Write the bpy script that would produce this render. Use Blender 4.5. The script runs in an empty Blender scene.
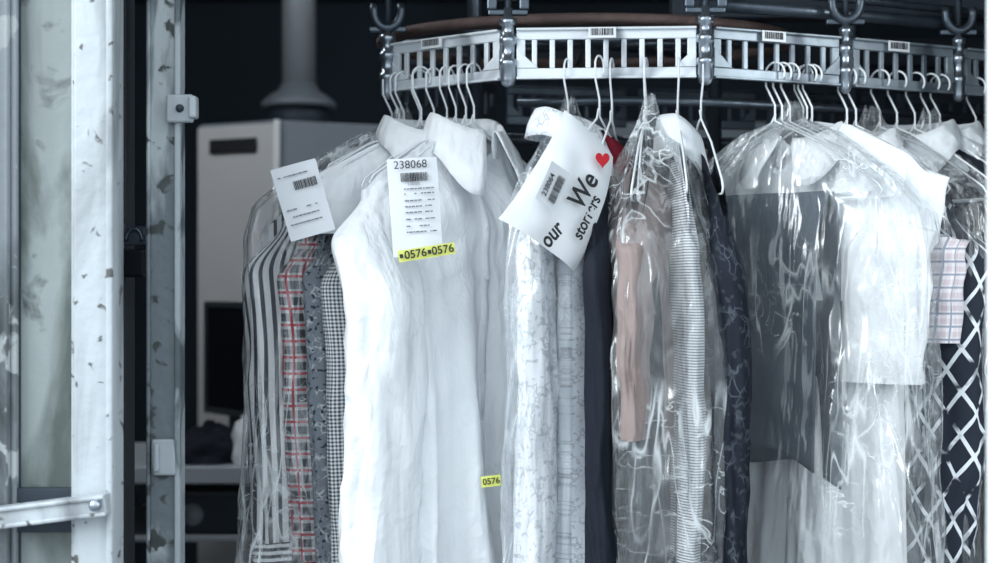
import bpy, math, random
from mathutils import Vector, Matrix, noise
random.seed(4)
F=1389.0; D=2.22; H=1.5
sc=bpy.context.scene
sc.view_settings.view_transform='Standard'
def W(px,py,Y):
    d=D+Y
    return Vector(((px-500)/F*d, Y, H+(281.5-py)/F*d))
def link(o):
    sc.collection.objects.link(o); return o
# ------------------------------------------------------------ materials
MATS={}
def newmat(name):
    m=bpy.data.materials.new(name); m.use_nodes=True
    return m,m.node_tree,m.node_tree.nodes['Principled BSDF']
def mth(nt,op,a,b=None,c=None):
    n=nt.nodes.new('ShaderNodeMath'); n.operation=op
    for i,v in enumerate((a,b,c)):
        if v is None: continue
        if isinstance(v,(int,float)): n.inputs[i].default_value=v
        else: nt.links.new(v,n.inputs[i])
    return n.outputs[0]
def mixc(nt,f,a,b):
    n=nt.nodes.new('ShaderNodeMix'); n.data_type='RGBA'
    if isinstance(f,(int,float)): n.inputs[0].default_value=f
    else: nt.links.new(f,n.inputs[0])
    for i,v in ((6,a),(7,b)):
        if isinstance(v,tuple): n.inputs[i].default_value=(*v,1)
        else: nt.links.new(v,n.inputs[i])
    return n.outputs[2]
def noi(nt,scale,vec,detail=3,dist=0,map=None):
    if map:
        mp=nt.nodes.new('ShaderNodeMapping'); mp.inputs['Scale'].default_value=map
        nt.links.new(vec,mp.inputs[0]); vec=mp.outputs[0]
    n=nt.nodes.new('ShaderNodeTexNoise'); n.inputs['Scale'].default_value=scale
    n.inputs['Detail'].default_value=detail; n.inputs['Distortion'].default_value=dist
    nt.links.new(vec,n.inputs['Vector']); return n.outputs['Fac']
def rng(nt,v,a,b,c=0.,d=1.):
    n=nt.nodes.new('ShaderNodeMapRange'); n.inputs[1].default_value=a;n.inputs[2].default_value=b
    n.inputs[3].default_value=c;n.inputs[4].default_value=d
    nt.links.new(v,n.inputs[0]); return n.outputs[0]
def simple(name,col,rough=.6,metal=0.,var=.0,vs=8,bump=0,dirt=None,ds=6,dlo=.55,dhi=.7,stretch=None,dirt2=None,d2s=30,d2lo=.6,d2hi=.66):
    if name in MATS: return MATS[name]
    m,nt,p=newmat(name)
    tc=nt.nodes.new('ShaderNodeTexCoord').outputs['Object']
    n=noi(nt,vs,tc,5,.3,stretch)
    c=mixc(nt,n,tuple(x*(1-var) for x in col),tuple(min(1,x*(1+var)) for x in col))
    if dirt:
        f=rng(nt,noi(nt,ds,tc,8,.8,stretch),dlo,dhi)
        c=mixc(nt,f,c,dirt)
    if dirt2:
        f=rng(nt,noi(nt,d2s,tc,6,.4),d2lo,d2hi)
        c=mixc(nt,f,c,dirt2)
    nt.links.new(c,p.inputs['Base Color'])
    p.inputs['Roughness'].default_value=rough; p.inputs['Metallic'].default_value=metal
    if bump:
        b=nt.nodes.new('ShaderNodeBump'); b.inputs['Strength'].default_value=bump; b.inputs['Distance'].default_value=.01
        nt.links.new(noi(nt,vs*3,tc,6),b.inputs['Height']); nt.links.new(b.outputs[0],p.inputs['Normal'])
    MATS[name]=m; return m
def fabric(name,kind,a,b=(0,0,0),c=(0,0,0),per=.02,duty=.5,rough=.8,bump=.25,spec=.2):
    if name in MATS: return MATS[name]
    m,nt,p=newmat(name)
    T=nt.nodes.new('ShaderNodeTexCoord'); uv=T.outputs['UV']; ob=T.outputs['Object']
    sx=nt.nodes.new('ShaderNodeSeparateXYZ'); nt.links.new(uv,sx.inputs[0]); u,v=sx.outputs[0],sx.outputs[1]
    st=lambda x,pr,du: mth(nt,'LESS_THAN',mth(nt,'FRACT',mth(nt,'DIVIDE',mth(nt,'ADD',x,10.),pr)),du)
    if kind=='plain': col=mixc(nt,noi(nt,9,ob),a,tuple(x*.93 for x in a))
    elif kind=='stripe': col=mixc(nt,st(u,per,duty),a,b)
    elif kind=='hstripe': col=mixc(nt,st(v,per,duty),a,b)
    elif kind=='gingham':
        f=mth(nt,'MULTIPLY',mth(nt,'ADD',st(u,per,duty),st(v,per,duty)),.5); col=mixc(nt,f,a,b)
    elif kind=='plaid':
        f=mth(nt,'MULTIPLY',mth(nt,'ADD',st(u,per,duty),st(v,per,duty)),.5); c0=mixc(nt,f,a,b)
        g=mth(nt,'MAXIMUM',st(mth(nt,'ADD',u,per*.3),per,.16),st(mth(nt,'ADD',v,per*.3),per,.16)); col=mixc(nt,g,c0,c)
    elif kind=='diamond':
        p1=mth(nt,'ADD',u,mth(nt,'MULTIPLY',v,.6)); p2=mth(nt,'SUBTRACT',u,mth(nt,'MULTIPLY',v,.6))
        g=mth(nt,'MAXIMUM',st(p1,per,.16),st(p2,per,.16))
        g=mth(nt,'MULTIPLY',g,rng(nt,noi(nt,1.2/per,uv,2),.38,.5))
        col=mixc(nt,g,a,b)
    elif kind=='print':
        vo=nt.nodes.new('ShaderNodeTexVoronoi'); vo.feature='DISTANCE_TO_EDGE'; vo.inputs['Scale'].default_value=1/per
        nz_=nt.nodes.new('ShaderNodeTexNoise'); nz_.inputs['Scale'].default_value=.5/per; nt.links.new(uv,nz_.inputs['Vector'])
        ad=nt.nodes.new('ShaderNodeVectorMath'); ad.operation='MULTIPLY_ADD'; nt.links.new(nz_.outputs['Color'],ad.inputs[0]); ad.inputs[1].default_value=(per*2,per*2,0); nt.links.new(uv,ad.inputs[2])
        nt.links.new(ad.outputs[0],vo.inputs['Vector'])
        f1=rng(nt,vo.outputs['Distance'],.02,.09,1,0)
        f2=rng(nt,noi(nt,.45/per,uv,2),.48,.58)
        col=mixc(nt,mth(nt,'MULTIPLY',f1,f2),a,b)
        f3=rng(nt,noi(nt,1.3/per,uv,1),.60,.66); col=mixc(nt,f3,col,c)
    nt.links.new(col,p.inputs['Base Color'])
    p.inputs['Roughness'].default_value=rough; p.inputs['Specular IOR Level'].default_value=spec
    bm=nt.nodes.new('ShaderNodeBump'); bm.inputs['Strength'].default_value=bump; bm.inputs['Distance'].default_value=.035
    r=mth(nt,'ABSOLUTE',mth(nt,'SUBTRACT',noi(nt,7,ob,2,.8,(1,1,.22)),.5))
    r2=mth(nt,'ABSOLUTE',mth(nt,'SUBTRACT',noi(nt,8,ob,3,1.2,(.8,.8,.9)),.5))
    h=mth(nt,'ADD',mth(nt,'ADD',noi(nt,9,ob,3,.8,(1,1,.25)),mth(nt,'ADD',mth(nt,'MULTIPLY',r,-1.8),mth(nt,'MULTIPLY',r2,-.5))),mth(nt,'MULTIPLY',noi(nt,26,ob,3,.8,(1,1,.6)),.22))
    nt.links.new(h,bm.inputs['Height']); nt.links.new(bm.outputs[0],p.inputs['Normal'])
    MATS[name]=m; return m
def plastic(name,haze=.05,streak=.5,tint=.985,gmax=.4,bstr=.6,rough=.2):
    m,nt,p=newmat(name); nt.nodes.remove(p)
    out=nt.nodes['Material Output']
    ob=nt.nodes.new('ShaderNodeTexCoord').outputs['Object']
    n1=noi(nt,6,ob,3,1.5,(1,1,.3)); n2=noi(nt,18,ob,2,1.2,(1,1,.35))
    h=mth(nt,'ADD',n1,mth(nt,'MULTIPLY',n2,.35))
    bm=nt.nodes.new('ShaderNodeBump'); bm.inputs['Strength'].default_value=bstr; bm.inputs['Distance'].default_value=.035
    nt.links.new(h,bm.inputs['Height'])
    tr=nt.nodes.new('ShaderNodeBsdfTransparent'); tr.inputs[0].default_value=(tint,tint,tint,1)
    gl=nt.nodes.new('ShaderNodeBsdfGlossy'); gl.inputs['Roughness'].default_value=rough; gl.inputs[0].default_value=(.95,.98,1,1)
    nt.links.new(bm.outputs[0],gl.inputs['Normal'])
    di=nt.nodes.new('ShaderNodeBsdfDiffuse'); di.inputs[0].default_value=(.85,.9,.93,1)
    fr=nt.nodes.new('ShaderNodeFresnel'); fr.inputs[0].default_value=1.5; nt.links.new(bm.outputs[0],fr.inputs['Normal'])
    s1=noi(nt,4,ob,3,2.0,(1,1,.2))
    ridge=rng(nt,mth(nt,'ABSOLUTE',mth(nt,'SUBTRACT',s1,.5)),0,.012,1,0)
    s2=noi(nt,13,ob,2,1.3,(1,1,.28))
    ridge2=rng(nt,mth(nt,'ABSOLUTE',mth(nt,'SUBTRACT',s2,.5)),0,.025,.7,0)
    s3=noi(nt,9,ob,3,2.4,(1,.6,.9))
    ridge3=rng(nt,mth(nt,'ABSOLUTE',mth(nt,'SUBTRACT',s3,.47)),0,.012,.7,0)
    msk=rng(nt,noi(nt,5,ob,2),.42,.6)
    rr=mth(nt,'MULTIPLY',mth(nt,'MAXIMUM',mth(nt,'MAXIMUM',ridge,ridge2),ridge3),msk)
    m1=nt.nodes.new('ShaderNodeMixShader'); m2=nt.nodes.new('ShaderNodeMixShader')
    nt.links.new(mth(nt,'MINIMUM',mth(nt,'ADD',mth(nt,'MULTIPLY',fr.outputs[0],1.5),.02),gmax),m1.inputs[0]); nt.links.new(tr.outputs[0],m1.inputs[1]); nt.links.new(gl.outputs[0],m1.inputs[2])
    nt.links.new(mth(nt,'ADD',mth(nt,'MULTIPLY',rr,streak),haze),m2.inputs[0]); nt.links.new(m1.outputs[0],m2.inputs[1]); nt.links.new(di.outputs[0],m2.inputs[2])
    nt.links.new(m2.outputs[0],out.inputs[0])
    return m
# ------------------------------------------------------------ mesh helpers
def mesh(name,vs,fs,mat,parent=None,smooth=True,uv=None,bevel=0,label=None,M=None):
    me=bpy.data.meshes.new(name); me.from_pydata([tuple(v) for v in vs],[],fs); me.update()
    if smooth: me.polygons.foreach_set('use_smooth',[True]*len(me.polygons))
    if uv:
        l=me.uv_layers.new(name='UVMap')
        for lo in me.loops: l.data[lo.index].uv=uv[lo.vertex_index]
    if mat: me.materials.append(mat)
    o=link(bpy.data.objects.new(name,me))
    if parent: o.parent=parent
    if M is not None: o.matrix_basis=M
    if bevel:
        b=o.modifiers.new('b','BEVEL'); b.width=bevel; b.segments=2; b.limit_method='ANGLE'
    if label: o['label']=label
    return o
def box(vs,fs,x0,x1,y0,y1,z0,z1):
    k=len(vs)
    vs+=[(x0,y0,z0),(x1,y0,z0),(x1,y1,z0),(x0,y1,z0),(x0,y0,z1),(x1,y0,z1),(x1,y1,z1),(x0,y1,z1)]
    fs+=[tuple(k+i for i in q) for q in ((0,3,2,1),(4,5,6,7),(0,1,5,4),(1,2,6,5),(2,3,7,6),(3,0,4,7))]
def boxes(name,lst,mat,parent=None,bevel=.002,label=None,M=None):
    vs=[];fs=[]
    for b in lst: box(vs,fs,*b)
    return mesh(name,vs,fs,mat,parent,False,None,bevel,label,M)
def tubeg(pts,r,n=8,vs=None,fs=None):
    if vs is None: vs=[];fs=[]
    pts=[Vector(p) for p in pts]; k0=len(vs)
    up=None
    for i,p in enumerate(pts):
        t=(pts[min(i+1,len(pts)-1)]-pts[max(i-1,0)]).normalized()
        if up is None:
            up=Vector((0,1,0)) if abs(t.y)<.9 else Vector((1,0,0))
        a=(up-t*up.dot(t)).normalized(); b=t.cross(a); up=a
        rr=r[i] if isinstance(r,(list,tuple)) else r
        for j in range(n):
            q=2*math.pi*j/n; vs.append(p+a*math.cos(q)*rr+b*math.sin(q)*rr)
    for i in range(len(pts)-1):
        for j in range(n):
            fs.append((k0+i*n+j,k0+i*n+(j+1)%n,k0+(i+1)*n+(j+1)%n,k0+(i+1)*n+j))
    fs.append(tuple(k0+j for j in reversed(range(n)))); fs.append(tuple(k0+(len(pts)-1)*n+j for j in range(n)))
    return vs,fs
def tube(name,pts,r,mat,parent=None,n=8,label=None,smooth=True):
    vs,fs=tubeg(pts,r,n); return mesh(name,vs,fs,mat,parent,smooth,label=label)
def lathe(name,prof,mat,parent=None,loc=(0,0,0),n=28,label=None):
    return tube(name,[Vector(loc)+Vector((0,0,z)) for r,z in prof],[max(r,.0004) for r,z in prof],mat,parent,n,label)
def empty(name,loc,yaw,label,cat,group=None,kind=None):
    o=link(bpy.data.objects.new(name,None)); o.empty_display_size=.05
    o.location=loc; o.rotation_euler=(0,0,yaw)
    o['label']=label
    if cat: o['category']=cat
    if group:o['group']=group
    if kind:o['kind']=kind
    return o
def top(o,label,cat,kind=None):
    o['label']=label
    if cat:o['category']=cat
    if kind:o['kind']=kind
    return o
def text(name,s,size,mat,parent,x,z,y=-.0012,rot=0,bold=0,align='CENTER',sx=1):
    c=bpy.data.curves.new(name,'FONT'); c.body=s; c.size=size; c.align_x=align; c.align_y='CENTER'; c.offset=bold
    t=bpy.data.objects.new(name,c); sc.collection.objects.link(t)
    bpy.context.view_layer.update()
    me=bpy.data.meshes.new_from_object(t.evaluated_get(bpy.context.evaluated_depsgraph_get()))
    bpy.data.objects.remove(t)
    me.materials.clear(); me.materials.append(mat); me.name=name
    o=link(bpy.data.objects.new(name,me)); o.parent=parent
    o.matrix_basis=Matrix.Translation((x,y,z))@Matrix.Rotation(-rot,4,'Y')@Matrix.Rotation(math.pi/2,4,'X')@Matrix.Diagonal((sx,1,1,1))
    return o
def ss(x):
    x=max(0,min(1,x)); return x*x*(3-2*x)
def nz(x,y,z): return noise.noise(Vector((x,y,z)))
# ------------------------------------------------------------ colours
white=fabric('white_cotton','plain',(.85,.88,.91),bump=.6)
white2=fabric('soft_white_cotton','plain',(.78,.82,.855),bump=.55)
bwstripe=fabric('black_white_stripe_cotton','stripe',(.85,.87,.9),(.02,.025,.035),per=.015,duty=.42)
hstr=fabric('cross_stripe_cotton','hstripe',(.8,.83,.86),(.02,.025,.035),per=.011,duty=.5)
paisley=fabric('grey_paisley_cotton','print',(.22,.25,.29),(.6,.63,.66),(.04,.05,.07),per=.012,duty=.5)
gingham=fabric('grey_gingham_cotton','gingham',(.88,.9,.93),(.05,.06,.08),per=.006,duty=.5)
redplaid=fabric('red_plaid_cotton','plaid',(.85,.85,.87),(.01,.015,.03),(.5,.02,.05),per=.026,duty=.5)
floral=fabric('white_floral_cotton','print',(.80,.83,.87),(.46,.50,.54),(.52,.56,.61),per=.014)
greyfl=fabric('pale_print_cotton','print',(.50,.54,.59),(.28,.31,.35),(.34,.36,.40),per=.008)
black=fabric('black_cloth','plain',(.014,.018,.028),bump=.5)
navyp=fabric('dark_patterned_cloth','print',(.014,.018,.028),(.07,.085,.11),(.04,.05,.06),per=.02)
mauve=fabric('mauve_cloth','plain',(.33,.265,.255),bump=.6)
redc=fabric('dark_red_cloth','plain',(.16,.008,.02),bump=.3)
pin=fabric('fine_stripe_cotton','hstripe',(.82,.85,.88),(.2,.22,.26),per=.0042,duty=.4)
grey=fabric('slate_grey_cloth','plain',(.095,.12,.15),bump=.2)
pinkchk=fabric('pink_check_cotton','plaid',(.75,.73,.76),(.58,.5,.53),(.3,.33,.4),per=.02,duty=.4)
darkfig=fabric('dark_figured_cloth','diamond',(.016,.022,.034),(.62,.66,.7),per=.04)
slubs=fabric('dark_grey_check_cotton','plaid',(.10,.12,.15),(.01,.014,.022),(.4,.43,.48),per=.035)
paper=simple('paper',(.80,.83,.86),.6,0,.04)
tpaper=simple('grey_ticket_paper',(.66,.69,.73),.6,0,.04)
ink=simple('black_ink',(.01,.012,.015),.6)
greyink=simple('grey_ink',(.12,.14,.16),.6)
yellow=simple('yellow_sticker',(.66,.70,.16),.5)
red=simple('red_ink',(.6,.008,.02),.5)
button=simple('pearl_button',(.75,.78,.8),.3)
wire=simple('white_coated_wire',(.78,.82,.85),.35)
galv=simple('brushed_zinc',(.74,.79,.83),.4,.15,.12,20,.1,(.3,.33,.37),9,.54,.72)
steel=simple('dark_steel',(.10,.125,.155),.35,.7,.3,30,.1)
chrome=simple('worn_chrome',(.40,.45,.51),.28,.9,.3,25)
rust=simple('rusted_rim',(.16,.11,.10),.7,.2,.5,25,.3)
dark=simple('dark_blue_paint',(.016,.027,.042),.6,0,.3,3)
# ------------------------------------------------------------ rail
RP=[(388,.17),(508,.02),(705,0.),(845,.10),(958,.20),(1062,.32)]
RW=[W(p,0,y).xy for p,y in RP]
def rail(px):
    for i in range(len(RP)-1):
        if px<=RP[i+1][0] or i==len(RP)-2:
            a,b=RW[i],RW[i+1]; k=(px-500)/F
            dx,dy=b.x-a.x,b.y-a.y
            t=(k*(D+a.y)-a.x)/(dx-k*dy); return Vector((a.x+t*dx,a.y+t*dy,1.85))
conv=empty('garment_conveyor',(RW[2].x,.3,1.825),0,'overhead dry cleaning conveyor with slotted metal hanger panels','garment conveyor')
CO=Vector((RW[2].x,.3,1.825))
def panel(a,b,mat,sticker=None):
    d=b-a; L=d.length; yaw=math.atan2(d.y,d.x); g=.014
    lst=[(g,L-g,-.004,.004,.064,.082),(g,L-g,-.012,.004,.078,.082),(g,L-g,-.004,.004,0,.018),(g,L-g,-.010,.004,0,.004),
         (g,g+.014,-.004,.004,.018,.064),(L-g-.014,L-g,-.004,.004,.018,.064)]
    n=max(3,int((L-2*g)/.027)); 
    for i in range(1,n):
        x=g+(L-2*g)*i/n; lst.append((x-.0042,x+.0042,-.003,.003,.018,.064))
    vs=[];fs=[]
    for q in lst: box(vs,fs,*q)
    for s,x in ((1,g),(-1,L-g)):
        k=len(vs); vs+=[(x,-.006,.018),(x+s*.035,-.006,.018),(x,-.006,.05),(x,-.003,.018),(x+s*.035,-.003,.018),(x,-.003,.05)]
        fs+=[(k,k+1,k+2),(k+3,k+5,k+4),(k,k+3,k+4,k+1),(k+1,k+4,k+5,k+2),(k+2,k+5,k+3,k)]
    M=Matrix.Translation((a.x-CO.x,a.y-CO.y,0))@Matrix.Rotation(yaw,4,'Z')
    o=mesh('hanger_panel',vs,fs,mat,conv,False,None,.0012,M=M)
    if sticker is not None:
        x=L*sticker
        s=boxes('sticker',[(x-.022,x+.022,-.0145,-.0125,.064,.081)],paper,o,0,'white barcode sticker')
        bars=[];q=x-.018
        while q<x+.017:
            w_=random.choice((.0008,.0014,.002)); bars.append((q,q+w_,-.0152,-.0146,.068,.079)); q+=w_+random.choice((.0008,.0014))
        boxes('barcode',bars,ink,s,0)
    return o
V2=[Vector((p.x,p.y,0)) for p in RW]
galvd=simple('shaded_zinc',(.30,.355,.40),.4,.4,.2,20,.1,(.1,.12,.15),9,.52,.7)  # darker copy of the zinc, shade painted into the right-hand panels
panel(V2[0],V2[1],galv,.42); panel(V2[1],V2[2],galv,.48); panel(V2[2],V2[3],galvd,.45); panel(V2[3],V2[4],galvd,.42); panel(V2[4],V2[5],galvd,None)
back=[V2[0],Vector((-.19,.44,0)),Vector((.0,.66,0)),Vector((.28,.72,0)),Vector((.56,.76,0)),Vector((.85,.8,0)),Vector((1.12,.82,0))]
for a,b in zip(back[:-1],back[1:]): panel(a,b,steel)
def joint(p,fat=1,kind=0):
    e=p-Vector((CO.x,CO.y,0))
    prof=[(.004,-.012),(.010,-.008),(.0125,.0),(.0125,.02),(.015,.022),(.015,.031),(.011,.033),(.011,.056),(.0145,.058),(.0145,.068),(.010,.07),(.010,.086),(.014,.088),(.014,.098),(.007,.10),(.007,.115)]
    prof=[(r*fat,z) for r,z in prof]
    lathe('joint_bolt',prof,chrome,conv,(e.x,e.y-.004,0),20)
    tube('drop_rod',[(e.x,e.y,.10),(e.x,e.y,.45),(e.x,e.y,.80)],.006,steel,conv,10)
    if kind:
        arc=[(e.x+.024*math.cos(q),e.y-.008,.140+.03*math.sin(q)) for q in [math.radians(x) for x in range(-200,21,20)]]
        tube('trolley_yoke',arc,.0075,steel,conv,8)
    else:
        boxes('trolley_yoke',[(e.x-.034,e.x-.018,e.y-.01,e.y+.01,.112,.16),(e.x+.018,e.x+.034,e.y-.01,e.y+.01,.112,.16),(e.x-.034,e.x+.034,e.y-.01,e.y+.01,.128,.138)],steel,conv,.003)
    boxes('trolley_plate',[(e.x-.032,e.x+.032,e.y-.006,e.y+.006,.104,.113)],steel,conv,.002)
for i,p in enumerate(V2[:5]): joint(p,1. if i<3 else .8,i in (0,3,4))
def cl(pts,z): return [(p[0]-CO.x,p[1]-CO.y,z) for p in pts]
pts=[(.16+.385*math.cos(q),.38+.26*math.sin(q)) for q in [math.radians(x) for x in range(0,361,6)]]
vs=[];fs=[];n=len(pts)-1
for x,y in pts[:n]:
    X=x-CO.x;Y=y-CO.y;dx,dy=(x-.16),(y-.38); l=math.hypot(dx,dy);dx/=l;dy/=l
    for o_,z in ((0,.112),(.006,.116),(.006,.124),(0,.128),(-.03,.128),(-.03,.112)): vs.append((X+dx*o_,Y+dy*o_,z))
for i in range(n):
    for j in range(6): fs.append((i*6+j,((i+1)%n)*6+j,((i+1)%n)*6+(j+1)%6,i*6+(j+1)%6))
mesh('drive_rim',vs,fs,rust,conv,label='rusty brown oval rim')
vs=[];fs=[]
for q in range(0,180,45):
    a=math.radians(q); tubeg(cl([(.16+.36*math.cos(a),.38+.24*math.sin(a)),(.16-.36*math.cos(a),.38-.24*math.sin(a))],.12),.008,8,vs,fs)
mesh('wheel_spoke',vs,fs,steel,conv)
fr=[(-.17,.24),(.03,.06),(.18,.035),(.33,.045),(.59,.14),(.81,.24),(1.05,.37)]
tube('guide_track',cl(fr[3:],.128),.011,steel,conv,10)
tube('guide_track',cl(fr[3:],.155),.007,steel,conv,10)
tube('guide_track',cl([(p[0],p[1]+.09) for p in fr[1:]],-.02),.008,steel,conv,10)
tube('guide_track',cl([(p.x,p.y) for p in back[1:]],-.03),.013,steel,conv,10)
for x,y in ((.42,.5),(.72,.62),(-.05,.5)):
    tube('support_post',[(x-CO.x,y-CO.y,-.16),(x-CO.x,y-CO.y,.80)],.014,steel,conv,12)
boxes('overhead_beam',[(.31-CO.x,1.3-CO.x,.28-CO.y,.33-CO.y,.15,.20)],dark,conv,.003)
boxes('overhead_beam',[(-.25-CO.x,1.3-CO.x,.9-CO.y,.96-CO.y,.16,.22)],dark,conv,.003)
# ------------------------------------------------------------ hanger
def hanger(px,yaw,w=.2,drop=.1,dz=0):
    p=rail(px); 
    e=Vector(p)+Vector((0,0,dz))
    pts=[]
    for q in range(-35,181,18):
        a=math.radians(q); pts.append((.018*math.cos(a),0,-.010+.018*math.sin(a)))
    pts+=[(-.017,0,-.03),(-.006,0,-.05),(0,0,-.062),(0,0,-.088)]
    zt=-.088; zb=zt-drop
    pts+=[(.012,.001,zt-.006),(w*.5,.001,zt-drop*.42),(w*.96,.001,zb),(w,.001,zb-.012),(w*.97,.001,zb-.02),(0,.001,zb-.022),(-w*.97,.001,zb-.02),(-w,.001,zb-.012),(-w*.96,.001,zb),(-w*.5,.001,zt-drop*.42),(-.008,.001,zt-.004),(0,.002,zt+.012)]
    vs,fs=tubeg(pts,.0018,6)
    o=mesh('wire_hanger',vs,fs,wire)
    o.location=e; o.rotation_euler=(0,0,math.radians(yaw))
    top(o,'white coated wire hanger hooked over the slotted conveyor panel','clothes hanger')
    o['group']='wire hangers on the conveyor'
    return o
# ------------------------------------------------------------ shirt
class G: pass
def shirt(name,px,yaw,mat,label,cat='shirt',w=.21,T=.03,drop=.10,L=.86,dz=0,fold=.012,seed=0,collar=True,sleeveL=.56,sleeves=(1,1),slmat=None,
          cuff=None,plkt=True,buttons=0,slr=.05,shift=(0,0),sly=-.01,hang=True,colmat=None,slout=.0,group='dry cleaned clothes on the conveyor',zn=-.092,cs=1.,flare=0.,cr=1.,wav=1.):
    p=rail(px); th=math.radians(yaw); e=p+Vector((shift[0],shift[1],dz))
    root=empty(name,e,th,label,cat,group)
    n=160;m=84;vs=[];uv=[];fs=[]
    def P(i,j):
        v=j/m;a=2*math.pi*i/n;s=math.cos(a);y0=math.sin(a);front=y0>0
        wv=w*(1-.05*ss(v*3)+.05*v); x=s*wv
        zt=zn-drop*abs(s)**1.25-.012*ss((abs(s)-.85)/.15)
        if abs(s)*w<.062:
            k=1-(abs(s)*w/.062)**2; zt-= (.06 if front else .012)*k
        z=zt+(-L-zt)*(v**1.08)
        Tv=T*(.3+.7*ss(v*5))*(1+.5*v)
        y=-Tv*math.copysign(abs(y0)**.55,y0)
        am=fold*(.10+ss(v*1.25))
        sg=1 if front else -1
        q=1.2*nz(seed,v*1.0,sg)
        d=am*(math.sin(x*58+seed*1.7+q*2)*.6+nz(x*15+seed,sg*3,z*.8)*1.5)+.6*am*(1-2*abs(nz(x*26,sg*2+seed,z*1.1)))
        d+=.0022*(1-v)*math.sin((abs(x)*.8+z)*70+seed+3*nz(x*6,z*6,seed))*ss(v*8)
        y+=-d*abs(y0)**.4*sg
        x+=.35*am*nz(z*3,seed*3,s*2)
        return (x,y,z)
    grid=[[P(i,j) for i in range(n)] for j in range(m+1)]
    for j in range(m+1):
        for i in range(n):
            vs.append(grid[j][i]); uv.append((grid[j][i][0]*1.15,grid[j][i][2]))
    for j in range(m):
        for i in range(n):
            fs.append((j*n+i,j*n+(i+1)%n,(j+1)*n+(i+1)%n,(j+1)*n+i))
    body=mesh('body',vs,fs,mat,root,True,uv)
    if plkt:
        pv=[];pf=[];cols=[n//4-1,n//4,n//4+1];st=3
        for k,j in enumerate(range(st,m+1)):
            for c,i in enumerate(cols):
                g=grid[j][i]; pv.append((g[0]*1.0+(c-1)*.003,g[1]-.005,g[2]))
            g=grid[j][cols[0]];pv.append((g[0]-.003,g[1]+.002,g[2])); g=grid[j][cols[2]];pv.append((g[0]+.003,g[1]+.002,g[2]))
        R=m+1-st
        for k in range(R-1):
            a=k*5;b=a+5
            pf+=[(a,a+1,b+1,b),(a+1,a+2,b+2,b+1),(a+3,a,b,b+3),(a+2,a+4,b+4,b+2)]
        mesh('placket',pv,pf,mat,root,True,[(x[0],x[2]) for x in pv])
        if buttons:
            first=None
            for k in range(buttons):
                j=6+int(k*(m-8)/max(1,buttons))
                g=grid[j][n//4]
                if first is None:
                    bv,bf=tubeg([(0,0,0),(0,-.0012,0),(0,-.002,0),(0,-.0024,0)],[.005,.0056,.005,.003],12)
                    first=mesh('button',bv,bf,button,root); o=first
                else: o=link(first.copy()); o.parent=root
                o.location=(g[0],g[1]-.0055,g[2])
    if collar:
        cm=colmat or mat
        cv=[];cf=[];N=48;cu=[]
        rows=7
        for i in range(N+1):
            q=-math.radians(168)+2*math.radians(168)*i/N  # 0 = back
            fr_=ss((abs(q)-1.2)/1.6)
            rx,ry=.060*cr,.046*cr
            cx,cy=math.sin(q),math.cos(q)
            base=zn-.018-.040*fr_
            topz=zn+.016-.030*fr_
            fall=(.044+.036*ss((abs(q)-1.9)/.9))*cs
            for r,(k,off,zz) in enumerate(((0,0,base),(0,-.002,(base+topz)/2),(0,0,topz),(0,.006,topz+.001),(0,.012,topz-.01),(0,.018+.01*fr_,topz-fall*.55),(0,.022+.016*fr_,topz-fall))):
                off*=cr
                sp=0
                if r>=5: sp=.5*fr_*.02*(r-4)*cs*cr
                cv.append(((rx+off)*cx+math.copysign(sp,cx)*1.0,(ry+off*(1+.2*fr_))*cy-.004*fr_,zz))
                cu.append((q*.06,zz))
        for i in range(N):
            for r in range(rows-1):
                a=i*rows+r;b=a+rows; cf.append((a,b,b+1,a+1))
        co=mesh('collar',cv,cf,cm,root,True,cu)
        so=co.modifiers.new('s','SOLIDIFY'); so.thickness=.0018
    zsh=zn-drop
    for s,on in ((-1,sleeves[0]),(1,sleeves[1])):
        if not on: continue
        sl=sleeveL if on is True or on==1 else on
        sv=[];sf=[];su=[];n2=40;m2=64
        for j in range(m2+1):
            v=j/m2
            cx=(w-.045+.045*ss(v*6)-.02*v+slout*v)*s; cz=zsh+.012-sl*v; cy=sly*ss(v*3)
            rx=slr*(.55+.45*ss(v*8))*(1-.22*v+flare*v); ry=slr*.5*(.5+.5*ss(v*6))*(1-.1*v)
            for i in range(n2):
                a=2*math.pi*i/n2
                X=math.cos(a);Y=math.sin(a)
                fl_=.1+.9*ss(v*2)
                d=1+wav*(.20*nz(X*1.5+seed,Y*1.5+s*4,v*2.4*sl/.56)+.16*(1-2*abs(nz(X*3.4+seed,Y*3.4,v*4*sl/.56+s))))*fl_
                x=cx+rx*X*d; y=cy+ry*Y*d+.008*nz(v*4,seed+s,0)
                z=cz+.012*math.cos(a)*(-s)*(1-v)*1.0+ .35*rx*(-s)*math.cos(a)*(1-ss(v*5))
                sv.append((x,y,z)); su.append((a*slr*.8,z))
        for j in range(m2):
            for i in range(n2): sf.append((j*n2+i,j*n2+(i+1)%n2,(j+1)*n2+(i+1)%n2,(j+1)*n2+i))
        sf.append(tuple(reversed(range(n2))))
        so_=mesh('sleeve',sv,sf,slmat or mat,root,True,su)
        if cuff:
            k0=(m2-7)*n2; cv=[];cu=[];cf=[]
            for j in range(8):
                for i in range(n2):
                    g=sv[k0+j*n2+i]
                    ccx=(w-.02-.0+slout)*s
                    cv.append((g[0]+(.004 if g[0]>ccx else -.004),g[1]+(.003 if g[1]>sly else -.003),g[2]-.002)); cu.append(su[k0+j*n2+i])
            for j in range(7):
                for i in range(n2): cf.append((j*n2+i,j*n2+(i+1)%n2,(j+1)*n2+(i+1)%n2,(j+1)*n2+i))
            mesh('cuff',cv,cf,cuff,so_,True,cu)
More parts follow.
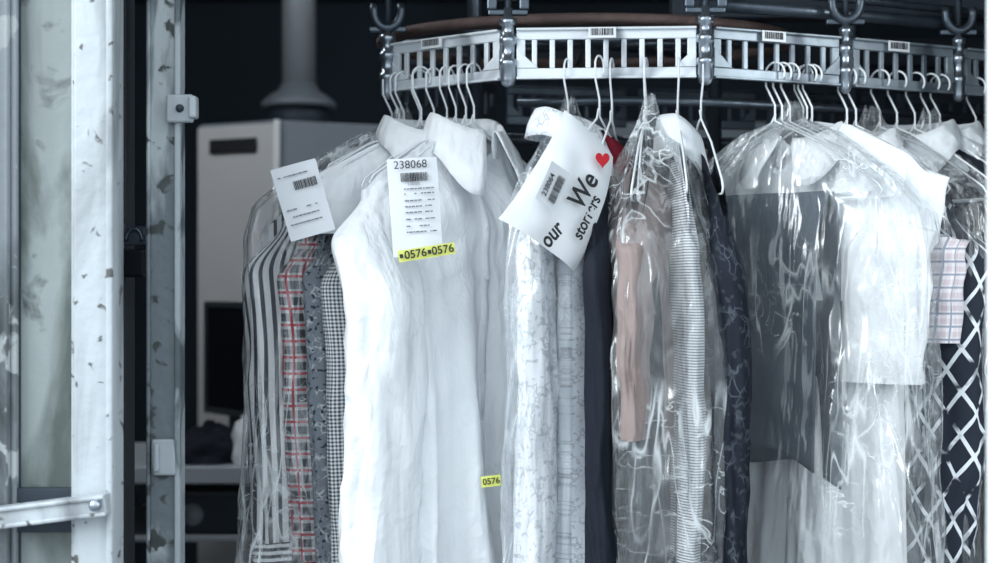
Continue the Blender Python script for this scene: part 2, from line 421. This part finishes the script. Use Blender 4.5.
    if hang:
        h=hanger(px,yaw,w*.93,drop*.92,0)
        h.location.x+=shift[0];h.location.y+=shift[1]
    g=G();g.root=root;g.th=th;g.e=e
    return g
def attach(g,px,py,t):
    c,s=math.cos(g.th),math.sin(g.th);k=(px-500)/F
    u=(k*(D+g.e.y-t*c)-g.e.x-t*s)/(c-k*s)
    dep=D+g.e.y+u*s-t*c
    z=H+(281.5-py)/F*dep-g.e.z
    return u,z,dep
def sheet(name,w,h,mat,parent,M,curve=.006,label=None,corner=0,seed=0):
    vs=[];fs=[];nx,ny=14,16
    for j in range(ny+1):
        for i in range(nx+1):
            x=(i/nx-.5)*w;z=(j/ny-.5)*h
            y=-curve*(1-(2*i/nx-1)**2)*.6+curve*(nz(x*20+seed,0,z*20))*.5
            vs.append((x,y,z))
    for j in range(ny):
        for i in range(nx): a=j*(nx+1)+i; fs.append((a,a+1,a+nx+2,a+nx+1))
    return mesh(name,vs,fs,mat,parent,True,M=M,label=label)
def barcode(parent,x0,x1,z0,z1,y=-.006):
    bars=[];q=x0
    while q<x1:
        w_=random.choice((.0006,.001,.0016)); bars.append((q,min(q+w_,x1),y,y+.0002,z0,z1)); q+=w_+random.choice((.0006,.001))
    return boxes('barcode',bars,ink,parent,0)
def dashes(parent,x0,x1,zs,y=-.006,h=.0018,mat=None):
    l=[]
    for z in zs:
        q=x0
        while q<x1-.003:
            ln=random.uniform(.002,.007); 
            if random.random()<.85: l.append((q,min(q+ln,x1),y,y+.0002,z,z+h))
            q+=ln+.0012
    return boxes('fine_print',l,mat or greyink,parent,0)
# ------------------------------------------------------------ bag
PL=plastic('clear_garment_film',.03,.4,gmax=.4,bstr=.7)
PL2=plastic('crinkled_garment_film',.06,.7,gmax=.5,bstr=.85,rough=.18)
def bag(px,yaw,prof,label,seed=0,mat=None,shift=(0,0),amp=.012,kf=2.4):
    p=rail(px);e=p+Vector((shift[0],shift[1],0))
    n=200;m=130;vs=[];fs=[]
    z0=prof[0][0];z1=prof[-1][0]
    for j in range(m+1):
        v=(j/m)**1.15; z=z0+(z1-z0)*v
        for k in range(len(prof)-1):
            if z<=prof[k][0]+1e-9 and z>=prof[k+1][0]-1e-9:
                t=(prof[k][0]-z)/(prof[k][0]-prof[k+1][0]); A=[prof[k][q]+(prof[k+1][q]-prof[k][q])*t for q in (1,2,3,4)]; break
        wl,wr,tf,tb=A
        sc_=min(1,(tf+tb)/.08)*min(1,.15+v*5)
        for i in range(n):
            a=2*math.pi*i/n;X=math.cos(a);Y=math.sin(a)
            r1=1-2*abs(nz(X*kf+seed,Y*kf,z*1.4+seed)); r2=1-2*abs(nz(X*kf*2.2+seed,Y*kf*2.2,z*3)); r3=nz(X*2+seed,Y*2,z*4)
            r4=1-2*abs(nz(X*3+z*5+seed,Y*3-z*4,z*6))
            d=amp*sc_*(r1*1.1+r2*.45+r3*.9+r4*.35)
            x=(wr if X>0 else wl)*math.copysign(abs(X)**.85,X)+X*d
            y=-((tf if Y>0 else tb)*math.copysign(abs(Y)**.75,Y)+math.copysign(1,Y)*d*abs(Y)**.3)
            vs.append((x,y,z+.01*nz(X*2,Y*2,seed)))
    for j in range(m):
        for i in range(n): fs.append((j*n+i,j*n+(i+1)%n,(j+1)*n+(i+1)%n,(j+1)*n+i))
    o=mesh('plastic_garment_bag',vs,fs,mat or PL)
    o.location=e;o.rotation_euler=(0,0,math.radians(yaw))
    top(o,label,'garment bag'); o['group']='clear plastic garment bags'
    return o
# ============================================================ GARMENTS
A=shirt('striped_shirt',392,31,bwstripe,'black and white striped shirt under clear film',w=.225,T=.022,seed=1,cuff=hstr,dz=-.045,sleeveL=.60,slr=.052,drop=.11)
A2=shirt('plaid_shirt',399,34,redplaid,'red black and white plaid shirt between striped and white shirts',w=.19,T=.016,seed=2,dz=-.06,sleeveL=.55,slr=.044,drop=.11,sly=-.02)
B=shirt('white_shirt',411,37,white,'white shirt with paper tag on the shoulder',w=.225,T=.024,seed=3,dz=.0,sleeveL=.08,slr=.03,drop=.105,L=.275,fold=.006,shift=(.02,-.045))
C=shirt('paisley_shirt',420,39,paisley,'grey paisley shirt squeezed behind a white shirt',w=.20,T=.014,seed=4,dz=-.09,sleeveL=.56,slr=.034,drop=.08,collar=False)
E=shirt('gingham_shirt',434,42,gingham,'fine black and white gingham shirt behind a white shirt',w=.20,T=.016,seed=5,dz=-.095,sleeveL=.60,slr=.036,drop=.08,collar=False)
Dm=shirt('white_shirt',466,45,white,'large white dress shirt with laundry ticket and yellow stickers',w=.22,T=.045,seed=6,dz=0,fold=.024,sleeveL=.66,slr=.070,buttons=8,drop=.105,slout=.03,sly=-.058,cs=1.35,flare=.15)
for q in (447,456,474): hanger(q,48,.19,.1)
hanger(404,36,.19,.1)
Fm=shirt('floral_shirt',568,67,floral,'white shirt with faint grey botanical print',w=.165,T=.026,seed=7,sleeveL=.62,slr=.048,fold=.012,buttons=6,drop=.12)
Gm=shirt('printed_shirt',582,63,greyfl,'pale grey small print shirt with front buttons',w=.135,T=.03,seed=8,sleeveL=.6,slr=.042,buttons=8,drop=.10,dz=-.04,shift=(.026,-.03),collar=False,sleeves=(0,1))
Hm=shirt('black_shirt',602,76,black,'black shirt with dark red collar behind printed shirts',w=.17,T=.022,seed=9,sleeveL=.6,slr=.04,drop=.12,dz=-.04,shift=(.016,0),colmat=redc,cr=.5)
I1=shirt('mauve_jacket',640,76,mauve,'mauve jacket in crinkled clear film','jacket',w=.165,T=.04,seed=10,sleeveL=.36,slr=.055,fold=.018,drop=.13,collar=False,L=.56,dz=-.03,sleeves=(.34,.3),flare=.7,plkt=False,shift=(.010,0))
I2=shirt('black_blouse',645,80,black,'black blouse beneath a mauve jacket','blouse',w=.155,T=.036,seed=11,sleeveL=.64,slr=.05,drop=.13,dz=-.035,collar=False)
J=shirt('fine_stripe_shirt',664,88,pin,'white shirt with fine cross stripes',w=.17,T=.014,seed=12,sleeveL=.62,slr=.026,drop=.12,shift=(.022,0),dz=-.01,colmat=white2,cr=.6,cs=1.5)
K=shirt('dark_patterned_shirt',676,94,navyp,'black shirt with faint pale pattern',w=.17,T=.026,seed=13,sleeveL=.62,slr=.050,drop=.12,shift=(.04,0),dz=-.03,collar=False)
def trousers(px,yaw):
    p=rail(px)+Vector((-.012,-.02,0));root=empty('folded_trousers',p,math.radians(yaw),'slate grey trousers folded over a hanger under clear film','trousers','dry cleaned clothes on the conveyor')
    n=90;m=70
    for nm,sgn,L,x0,x1 in (('front_leg',-1,.41,-.165,.098),('back_leg',1,.44,-.155,.105)):
        vs=[];fs=[];uv=[]
        for j in range(m+1):
            v=j/m
            for i in range(n+1):
                u=i/n; x=x0+(x1-x0)*u*(1-.0*v)+.02*v*(1-u)
                z=-.208-L*v*(1+.10*(u-.5)+.03*math.sin(u*7))
                y=sgn*(.004+.012*ss(v*9)+.012*v)+.006*v*math.sin(x*40+sgn)+.006*nz(x*12,z*5,sgn)
                if sgn<0: y-=.022*ss(v*4)
                if v<.04: y*=v/.04
                vs.append((x,y,z));uv.append((x,z))
        for j in range(m):
            for i in range(n): a=j*(n+1)+i; fs.append((a,a+1,a+n+2,a+n+1))
        o=mesh(nm,vs,fs,grey,root,True,uv); o.modifiers.new('s','SOLIDIFY').thickness=.004
    return root
trousers(782,-44); hanger(782,-44,.17,.1)
N=shirt('white_shirt',800,-43,white,'white short sleeved shirt beside folded grey trousers',w=.180,T=.028,seed=14,sleeveL=.27,slr=.062,sleeves=(0,.29),drop=.125,fold=.018,sly=-.045,slout=.0,buttons=5,flare=.25,dz=-.012,shift=(.01,.02))
O=shirt('white_blouse',812,-41,white2,'soft white blouse with broad shoulder','blouse',w=.20,T=.04,seed=15,sleeveL=.15,slr=.04,drop=.095,dz=.02,collar=False,L=.40)
for q in (775,790,807): hanger(q,-43,.19,.11)
P1=shirt('pink_check_shirt',847,-46,pinkchk,'pale pink checked short sleeved shirt in clear film',w=.175,T=.025,seed=16,sleeveL=.2,slr=.055,sleeves=(0,.2),drop=.13,dz=-.035,L=.36,flare=.3,sly=-.04,collar=False)
Q=shirt('dark_figured_shirt',856,-45,darkfig,'dark shirt with large pale crossed figure',w=.18,T=.034,seed=17,sleeveL=.6,slr=.070,drop=.11,colmat=white2,dz=-.02,sly=-.025)
R=shirt('black_shirt',915,-45,black,'black shirt in clear film by the door',w=.20,T=.03,seed=18,sleeveL=.6,slr=.05,drop=.11,colmat=white2)
S_=shirt('grey_check_shirt',940,-42,slubs,'dark grey check shirt near the pale door edge',w=.2,T=.03,seed=19,sleeveL=.6,slr=.05,drop=.11,colmat=white2)
for q in (880,897,930,976): hanger(q,-45,.19,.11)
# ------------------------------------------------------------ bags
def pr(w,tf,tb,drop=.12,L=.9,wr=None):
    wr=wr or w
    return [(-.055,.010,.010,.008,.008),(-.085,.022,.022,.014,.014),(-.11,w*.32,wr*.32,tf*.6,tb*.6),(-.09-drop*.7,w*.72,wr*.72,tf*.8,tb*.8),(-.09-drop*1.15,w*.97,wr*.97,tf*.9,tb*.9),(-.09-drop*1.6,w*1.02,wr*1.02,tf,tb),(-.55,w*1.0,wr*1.0,tf*1.1,tb*1.1),(-L,w*1.05,wr*1.05,tf*1.2,tb*1.2)]
bag(402,34,pr(.272,.045,.05,L=.86,wr=.25),'clear plastic bag over striped and plaid shirts',1,PL2,amp=.010)
bag(570,68,pr(.19,.045,.04),'clear plastic bag over floral shirts',3,PL)
mid=[(-.05,.008,.008,.008,.008),(-.09,.02,.02,.016,.016),(-.14,.06,.06,.045,.025),(-.2,.12,.12,.075,.040),(-.28,.18,.18,.10,.050),(-.36,.2,.2,.115,.056),(-.6,.2,.2,.125,.06),(-.88,.21,.21,.135,.075)]
bag(650,84,mid,'crinkled clear plastic bag gathered at a hanger neck',4,PL2,amp=.015)
bag(792,-43,pr(.25,.085,.06,.13,.88,.228),'crinkled clear plastic bag over grey trousers and white shirt',5,PL2,amp=.015)
bag(872,-46,pr(.21,.07,.05,.12,.88),'clear plastic bag over pink and dark shirts',6,PL,amp=.014)
bag(930,-44,pr(.24,.06,.06,.12,.88),'clear plastic bag over black shirt',7,PL,amp=.012)
# ------------------------------------------------------------ tags
def tag(g,px,py,t,wpx,hpx,tilt,mat=None,name='paper_tag',label='paper laundry ticket',yx=0,curve=.005):
    u,z,dep=attach(g,px,py,t)
    w=wpx/F*dep;h=hpx/F*dep
    M=Matrix.Translation((u,-t,z))@Matrix.Rotation(-math.radians(yx),4,'Z')@Matrix.Rotation(math.radians(tilt),4,'Y')
    return sheet(name,w,h,mat or paper,g.root,M,curve,label),w,h
tg,w,h=tag(Dm,415,207,.13,50,98,-4,tpaper,yx=38,label='pale grey laundry ticket with number and barcode')
text('lettering','238068',.0165,ink,tg,-.003,h*.43,-.0065,0,.0)
barcode(tg,-w*.25,w*.3,h*.26,h*.35); 
text('lettering','238068',.006,greyink,tg,0.0,h*.235,-.0065)
dashes(tg,-w*.2,w*.4,[h*.18,h*.13,h*.06,0,-h*.06,-h*.13,-h*.2,-h*.26])
M=Matrix.Translation((.012,-.009,-h*.47))@Matrix.Rotation(math.radians(-5),4,'Y')
w2=.084;ys=sheet('sticker',w2,.017,yellow,tg,M,.001,'yellow numbered sticker strip')
text('lettering','0576',.0165,ink,ys,-w2*.2,0,-.004,0,.0003); text('lettering','0576',.0165,ink,ys,w2*.28,0,-.004,0,.0003)
for q in (-w2*.45,w2*.045): boxes('marker_square',[(q-.0025,q+.0025,-.0045,-.004,-.003,.003)],ink,ys,0)
ys,w2,h2=tag(Dm,491,481,.14,20,11,-6,yellow,'sticker','yellow numbered sticker',38,.002)
text('lettering','0576',.0135,ink,ys,0,0,-.004,0,.0002)
t2,w,h=tag(B,303,200,.06,46,74,-16,tpaper,yx=30,label='pale grey laundry ticket with barcode')
barcode(t2,-w*.1,w*.4,h*.15,h*.27); dashes(t2,-w*.4,w*.35,[-h*.1,-h*.2,-h*.3,h*.35])
def necklabel(g,w=.03,h=.012,s=None,mat=None):
    o=boxes('neck_label',[(-w/2,w/2,.034,.037,-.1-h,-.1)],mat or ink,g.root,.0005,'black woven neck label')
    if s: text('lettering',s,h*.8,paper,o,0,-.1-h/2,.0335)
    else: dashes(o,-w*.4,w*.4,[-.1-h*.6],.0335,.002,paper)
necklabel(Dm,.04,.012); necklabel(R,.036,.011,'MMT')
# printed paper cape
cy=math.radians(32)
cp=W(568,190,-.19)
cape=empty('paper_garment_cape',cp,cy,'white printed paper shoulder cape with handwritten style slogan and heart','paper cape')
Mi=(Matrix.Translation(cp)@Matrix.Rotation(cy,4,'Z')).inverted()
def onplane(px,py):
    n_=Vector((math.sin(cy),-math.cos(cy),0)); o_=Vector((0,-D,H)); d_=Vector(((px-500)/F,1,(281.5-py)/F))
    t=(cp-o_).dot(n_)/d_.dot(n_); q=Mi@(o_+d_*t); return q.x,q.z
cor=[onplane(*q) for q in ((575,108),(624,156),(584,272),(508,218))]
vs=[];fs=[];nn=24
for j in range(nn+1):
    for i in range(nn+1):
        a=i/nn;b=j/nn
        x=(1-a)*(1-b)*cor[0][0]+a*(1-b)*cor[1][0]+a*b*cor[2][0]+(1-a)*b*cor[3][0]
        z=(1-a)*(1-b)*cor[0][1]+a*(1-b)*cor[1][1]+a*b*cor[2][1]+(1-a)*b*cor[3][1]
        x+=.010*math.sin(a*math.pi)*(b-.5); z+=-.006*math.sin(b*9)*a*(1-a)
        vs.append((x,.004*nz(x*22,z*22,0)+.012*(abs(a-.5)*2)**3+.015*(abs(b-.5)*2)**3,z))
for j in range(nn):
    for i in range(nn): a=j*(nn+1)+i; fs.append((a,a+1,a+nn+2,a+nn+1))
mesh('paper_sheet',vs,[f[::-1] for f in fs],paper,cape)
def ct(s,px,py,size,rot,b=.0009):
    x,z=onplane(px,py); return text('lettering',s,size,ink,cape,x,z,-.008,math.radians(rot),b,'LEFT',.8)
ct('We',572,206,.046,56); ct('our',541,244,.034,45); ct('stomers',574,238,.027,60,.0007)
x,z=onplane(599,160)
hv=[];
for k in range(40):
    t=2*math.pi*k/40; hv.append((x+.0008*16*math.sin(t)**3,-.009,z+.0008*(13*math.cos(t)-5*math.cos(2*t)-2*math.cos(3*t)-math.cos(4*t))))
mesh('heart_print',hv,[tuple(range(40))],red,cape,False,label='red printed heart')
q_=onplane(548,186)
M=Matrix.Translation((q_[0],-.012,q_[1]))@Matrix.Rotation(math.radians(-62),4,'Y')
t3=sheet('paper_tag',.062,.036,tpaper,cape,M,.002,'pale laundry ticket with number')
text('lettering','238064',.012,ink,t3,-.004,.009,-.004,0,.0002); barcode(t3,-.024,.018,-.013,.0,-.004)
# ============================================================ SETTING
def struct(name,b,mat,bevel=0):
    o=boxes(name,[b],mat,None,bevel); o['kind']='structure'; return o
wallm=simple('dark_wall_paint',(.028,.047,.07),.8,0,.3,2)
fl=simple('concrete_floor',(.12,.13,.14),.7,0,.3,3)
struct('floor',(-3,3.2,-3.5,4,-.05,0),fl)
struct('ceiling',(-3,3.2,-.35,4,2.75,2.85),wallm)
struct('wall_back',(-3,3.2,4,4.1,0,2.75),wallm)
struct('wall_left',(-3.1,-3,-.35,4,0,2.75),wallm)
struct('wall_right',(3.2,3.3,-.35,4,0,2.75),wallm)
render_=simple('outer_render',(.5,.52,.54),.8,0,.1,4)
o=boxes('wall_front',[(-3,-.70,-.42,-.34,0,2.75),(1.15,3.2,-.42,-.34,0,2.75),(-.70,1.15,-.42,-.34,2.2,2.75)],render_,None,0); o['kind']='structure'
YD=-.35
def X(px,Y=YD): return (px-500)/F*(D+Y)
def Z(py,Y=YD): return H+(281.5-py)/F*(D+Y)
paint=simple('weathered_white_paint',(.27,.30,.33),.6,.05,.2,10,.3,(.05,.06,.065),6,.46,.60,(1,1,.25),(.42,.45,.46),24,.56,.60)
bright=simple('worn_pale_aluminium',(.43,.475,.51),.5,.1,.12,14,.2,(.17,.19,.205),8,.50,.64,(1,1,.18),(.09,.09,.09),42,.63,.67)
glassd=simple('grimy_frosted_panel',(.25,.29,.29),.55,0,.35,6,.3,(.07,.09,.085),7,.45,.62,(1,1,.4),(.02,.025,.03),15,.58,.68)
door=empty('door_1',(X(60),YD,0),0,'weathered pale metal door with grimy frosted panel','door',kind='structure')
dx=X(60)
def dl(name,lst,mat,bev=.002,label=None): return boxes(name,[(a-dx,b-dx,c-YD,d-YD,e,f) for a,b,c,d,e,f in lst],mat,door,bev,label)
dl('stile',[(X(78),X(118),YD-.02,YD+.03,0,2.19),(X(73),X(80),YD-.010,YD+.02,0,2.19),(X(111),X(118),YD-.027,YD-.018,0,2.19)],bright,.003)
dl('stile',[(X(-60),X(12),YD-.02,YD+.03,0,2.19),(X(12),X(18),YD-.008,YD+.02,0,2.19)],paint,.003)
dl('frosted_panel',[(X(17),X(73),YD+.008,YD+.014,.25,2.19)],glassd,0,'grimy green-grey frosted panel')
dl('panel_gasket',[(X(17),X(19),YD+.002,YD+.009,.25,2.19),(X(71),X(74),YD+.002,YD+.009,.25,2.19)],dark,0)
br=boxes('push_bar',[(-.10,.076,-.05,-.028,-.014,.014),(-.10,.076,-.055,-.049,.008,.014),(-.10,.076,-.055,-.049,-.014,-.008)],bright,door,.002)
br.matrix_basis=Matrix.Translation((0,0,Z(506)))@Matrix.Rotation(math.radians(-7),4,'Y')
bv,bf=tubeg([(.064,-.05,.002),(.064,-.058,.002),(.064,-.061,.002)],[.008,.008,.005],16); mesh('bolt',bv,bf,chrome,br)
dl('bar_shade_strip',[(X(17),X(73),YD-.004,YD+.02,Z(532),Z(488))],dark,.001)  # dark strip painting in the shading above the bar and gap below
YP=-.25
gate=empty('gate_post',(X(165,YP),YP,0),0,'scratched grey metal gate post with latch fittings','gate post')
gx=X(165,YP)
def gl_(name,lst,mat,bev=.002,label=None): return boxes(name,[(a-gx,b-gx,c-YP,d-YP,e,f) for a,b,c,d,e,f in lst],mat,gate,bev,label)
postm=simple('scratched_grey_paint',(.13,.155,.175),.5,.1,.2,10,.3,(.38,.42,.44),9,.55,.60,(1,1,.22),(.04,.05,.05),32,.58,.64)
edgem=simple('worn_edge_aluminium',(.33,.37,.40),.5,.1,.12,14,.2,(.08,.10,.11),16,.52,.6,(1,1,.4))
gl_('post',[(X(150,YP),X(177,YP),YP-.004,YP+.004,0,2.19),(X(148,YP),X(152,YP),YP-.012,YP+.02,0,2.19)],postm)
gl_('edge_strip',[(X(176,YP),X(182,YP),YP-.012,YP+.02,0,2.19)],edgem,.002,'paler worn edge strip')
gl_('strike_plate',[(X(169,YP),X(196,YP),YP-.02,YP-.012,Z(124,YP),Z(96,YP)),(X(192,YP),X(200,YP),YP-.026,YP-.006,Z(120,YP),Z(98,YP))],edgem,.003)
bv,bf=tubeg([(X(183,YP)-gx,-.02,Z(110,YP)),(X(183,YP)-gx,-.028,Z(110,YP))],[.006,.004],12); mesh('screw',bv,bf,dark,gate)
gl_('hinge_plate',[(X(154,YP),X(178,YP),YP-.018,YP-.006,Z(474,YP),Z(438,YP)),(X(157,YP),X(163,YP),YP-.024,YP-.016,Z(470,YP),Z(442,YP))],edgem,.003)
lock=empty('padlock',(X(134,-.22),-.22,Z(262,-.22)),0,'small black padlock on a hasp beside the gate post','padlock')
boxes('lock_body',[(-.018,.018,-.012,.012,-.022,.018)],simple('black_lock',(.012,.016,.022),.35,.5),lock,.004)
tube('shackle',[(.012*math.cos(q),0,.018+.012+.018*math.sin(q)) for q in [math.radians(x) for x in range(0,181,15)]],.0035,steel,lock)
boxes('hasp',[(-.022,.028,.002,.006,.024,.052),(-.022,-.014,-.006,.006,.02,.056)],steel,lock,.002)
inner=boxes('door_frame',[(X(119,-.2),X(126,-.2),-.2,-.15,0,2.19)],simple('dark_frame_paint',(.03,.038,.048),.6),None,.002); top(inner,'narrow dark painted upright beside the pale door','frame'); 
rd=empty('door_2',(.462,-.9,0),math.radians(62),'white painted door leaf standing open',None,kind='structure')
boxes('door_leaf',[(0,.6,-.04,0,0.02,2.19)],simple('gloss_white_paint',(.85,.88,.9),.4,0,.05,4),rd,.004)
boxes('door_seal',[(-.004,.0,-.036,-.006,.02,2.19)],simple('pale_seal',(.8,.82,.84),.6),rd,.001)
# ------------------------------------------------------------ background items
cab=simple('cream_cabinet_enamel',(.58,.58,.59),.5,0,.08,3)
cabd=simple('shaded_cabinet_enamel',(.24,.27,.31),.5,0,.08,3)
ca=W(276,120,1.6)
cabinet=empty('machine_cabinet',(ca.x,1.6,0),math.radians(0),'tall pale enamel machine cabinet with a dark name strip','cabinet')
hc=ca.z
def quadbox(name,pts,z0,z1,mat,par,bev=.004,label=None):
    n=len(pts);vs=[(x,y,z0) for x,y in pts]+[(x,y,z1) for x,y in pts]
    fs=[tuple(reversed(range(n))),tuple(range(n,2*n))]+[(i,(i+1)%n,n+(i+1)%n,n+i) for i in range(n)]
    return mesh(name,vs,fs,mat,par,False,None,bev,label)
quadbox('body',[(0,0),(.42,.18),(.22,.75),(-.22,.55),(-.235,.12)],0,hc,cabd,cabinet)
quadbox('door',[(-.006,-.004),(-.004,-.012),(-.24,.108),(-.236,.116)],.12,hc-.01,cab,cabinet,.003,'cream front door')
quadbox('edge_highlight',[(-.004,-.016),(.012,-.012),(.012,.0),(-.004,-.002)],.1,hc,simple('painted_highlight',(.8,.82,.84),.4),cabinet,.002)  # pale strip painting in the bright highlight along the cabinet corner
quadbox('name_strip',[(-.055,.008),(-.056,.003),(-.2,.076),(-.198,.082)],Z(153,1.65)-.0,Z(139,1.65),ink,cabinet,.001,'dark name strip')
st=W(299,0,1.95)
stack=empty('flue_pipe',(st.x,1.95,hc),0,'pale metal flue pipe rising from a flanged base','flue pipe')
zf=Z(108,1.95)-hc
lathe('plinth',[(.09,0),(.09,zf)],dark,stack,(0,0,0),32)
lathe('flange',[(.09,zf-.002),(.112,zf),(.112,zf+.012),(.106,zf+.02),(.082,zf+.04),(.062,zf+.05),(.055,zf+.068)],simple('flange_zinc',(.2,.23,.26),.5,.2,.1),stack,(0,0,0),32)
lathe('pipe',[(.05,zf+.04),(.05,2.74-hc)],simple('flue_metal',(.34,.37,.40),.5,.3,.1),stack,(0,0,0),32)
YC=1.0
cx=X(190,YC)
cnt=empty('work_counter',(cx,YC,0),0,'pale topped work counter with an open shelf','counter')
def cb(name,l,mat,bev=.004): return boxes(name,[(a-cx,b-cx,c-YC,d-YC,e,f) for a,b,c,d,e,f in l],mat,cnt,bev)
cm=simple('pale_counter_top',(.42,.46,.5),.4,0,.1,5)
zc=Z(467,YC)
cb('counter_top',[(X(60,YC),X(420,YC),YC,YC+.5,zc-.04,zc)],cm)
cb('shelf',[(X(60,YC),X(420,YC),YC+.03,YC+.48,zc-.18,zc-.165)],simple('grey_shelf',(.3,.33,.36),.5))
for a in (70,408): cb('leg',[(X(a,YC),X(a,YC)+.04,YC+.03,YC+.07,0,zc-.045),(X(a,YC),X(a,YC)+.04,YC+.42,YC+.46,0,zc-.045)],dark)
mo=empty('monitor',(X(236,1.2),1.2,zc),math.radians(-50),'black flat monitor on the work counter','monitor')
boxes('screen',[(-.13,.13,-.015,.015,.10,.38)],simple('black_plastic',(.006,.008,.012),.3),mo,.006)
boxes('bezel',[(-.13,.13,-.019,-.015,.10,.115),(-.13,.13,-.019,-.015,.365,.38),(-.13,-.118,-.019,-.015,.1,.38),(.118,.13,-.019,-.015,.1,.38)],simple('bezel_grey',(.04,.05,.06),.4),mo,.001)
boxes('stand',[(-.02,.02,-.01,.02,.01,.2),(-.09,.09,-.07,.07,0,.012)],dark,mo,.003)
def pile(x,y,z,rx,ry,h,mat,label,seed):
    vs=[];fs=[];n=48;m=20
    for j in range(m+1):
        ph=math.pi/2*j/m
        for i in range(n):
            a=2*math.pi*i/n; d=1+.28*nz(math.cos(a)*2+seed,math.sin(a)*2,ph*2)+.12*(1-2*abs(nz(math.cos(a)*5,math.sin(a)*5,ph*5+seed)))
            vs.append((rx*math.cos(a)*math.cos(ph)*d,ry*math.sin(a)*math.cos(ph)*d,h*math.sin(ph)*d))
    for j in range(m):
        for i in range(n): fs.append((j*n+i,j*n+(i+1)%n,(j+1)*n+(i+1)%n,(j+1)*n+i))
    o=mesh('crumpled_cloth',vs,fs,mat); o.location=(x,y,z); top(o,label,'cloth'); return o
pile(X(215,1.12),1.12,zc+.001,.10,.08,.075,black,'dark crumpled cloth on the work counter',2)
pile(X(250,1.08),1.1,zc+.001,.05,.06,.10,white2,'small pale crumpled cloth on the work counter',5)
bx=empty('storage_box',(X(222,1.15),1.15,zc-.164),0,'dark storage box with pale printed side under the counter','box')
boxes('box_body',[(-.13,.13,-.1,.1,0,.09)],dark,bx,.003)
boxes('box_lid',[(-.135,.135,-.105,.105,.09,.10)],simple('lid_grey',(.05,.06,.07),.5),bx,.003)
bv,bf=tubeg([(-.05,-.1,.045),(-.05,-.103,.045)],[.026,.026],24); mesh('round_print',bv,bf,simple('pale_print',(.2,.23,.26),.5),bx)
pm=W(650,122,2.3)
m2=empty('pressing_machine',(pm.x,2.3,0),0,'dusty pink enamel machine with grey lid','machine')
boxes('machine_body',[(-.3,.5,0,.6,0,pm.z-.08)],simple('dusty_pink_enamel',(.24,.19,.19),.5),m2,.01)
boxes('machine_lid',[(-.32,.52,-.02,.62,pm.z-.08,pm.z)],simple('machine_lid_grey',(.16,.19,.22),.4),m2,.02)
boxes('control_panel',[(-.1,.25,-.01,0.01,pm.z-.2,pm.z-.1)],dark,m2,.004)
# ------------------------------------------------------------ light
wd=bpy.data.worlds.new('World'); sc.world=wd; wd.use_nodes=True; nt=wd.node_tree
bg=nt.nodes['Background']; tcn=nt.nodes.new('ShaderNodeTexCoord'); sp=nt.nodes.new('ShaderNodeSeparateXYZ'); nt.links.new(tcn.outputs['Generated'],sp.inputs[0])
rp=nt.nodes.new('ShaderNodeValToRGB'); nt.links.new(mth(nt,'ADD',mth(nt,'MULTIPLY',sp.outputs[2],.5),.5),rp.inputs[0])
rp.color_ramp.elements[0].position=.38; rp.color_ramp.elements[0].color=(.26,.30,.34,1)
rp.color_ramp.elements[1].position=.56; rp.color_ramp.elements[1].color=(.84,.94,1,1)
nt.links.new(rp.outputs[0],bg.inputs[0]); bg.inputs[1].default_value=1.8
def area(name,loc,tgt,sx,sy,pw,col=(1,1,1)):
    l=bpy.data.lights.new(name,'AREA'); l.shape='RECTANGLE'; l.size=sx;l.size_y=sy;l.energy=pw;l.color=col
    o=link(bpy.data.objects.new(name,l)); o.location=loc; o.rotation_euler=(Vector(tgt)-Vector(loc)).to_track_quat('-Z','Y').to_euler(); return o
area('added_daylight_key',(-3.0,-2.6,3.0),(0,0,1.5),1.4,2.2,140,(.94,.98,1))  # added area light, a soft key standing in for outdoor daylight
area('added_daylight_rim',(2.8,-2.2,2.6),(.2,0,1.4),.6,2.0,58,(.94,.98,1))  # added narrow light, gives the plastic film its bright streaks
area('unseen_fill_lamp',(-1.1,.5,2.7),(-.7,1.8,1.4),.6,.3,14,(.9,.96,1))  # unseen lamp added to brighten the cabinet
area('unseen_fill_lamp',(.5,1.2,2.7),(.6,2.3,1.4),.6,.3,8,(.9,.96,1))  # second unseen lamp, added to brighten the machine at the back
# ------------------------------------------------------------ camera
cam=bpy.data.cameras.new('Camera'); cam.lens=50; cam.sensor_width=36
co=link(bpy.data.objects.new('Camera',cam)); co.location=(0,-D,H); co.rotation_euler=(math.pi/2,0,0)
cam.dof.use_dof=True; cam.dof.focus_distance=2.12; cam.dof.aperture_fstop=2.8
cam.clip_start=.05
sc.camera=co
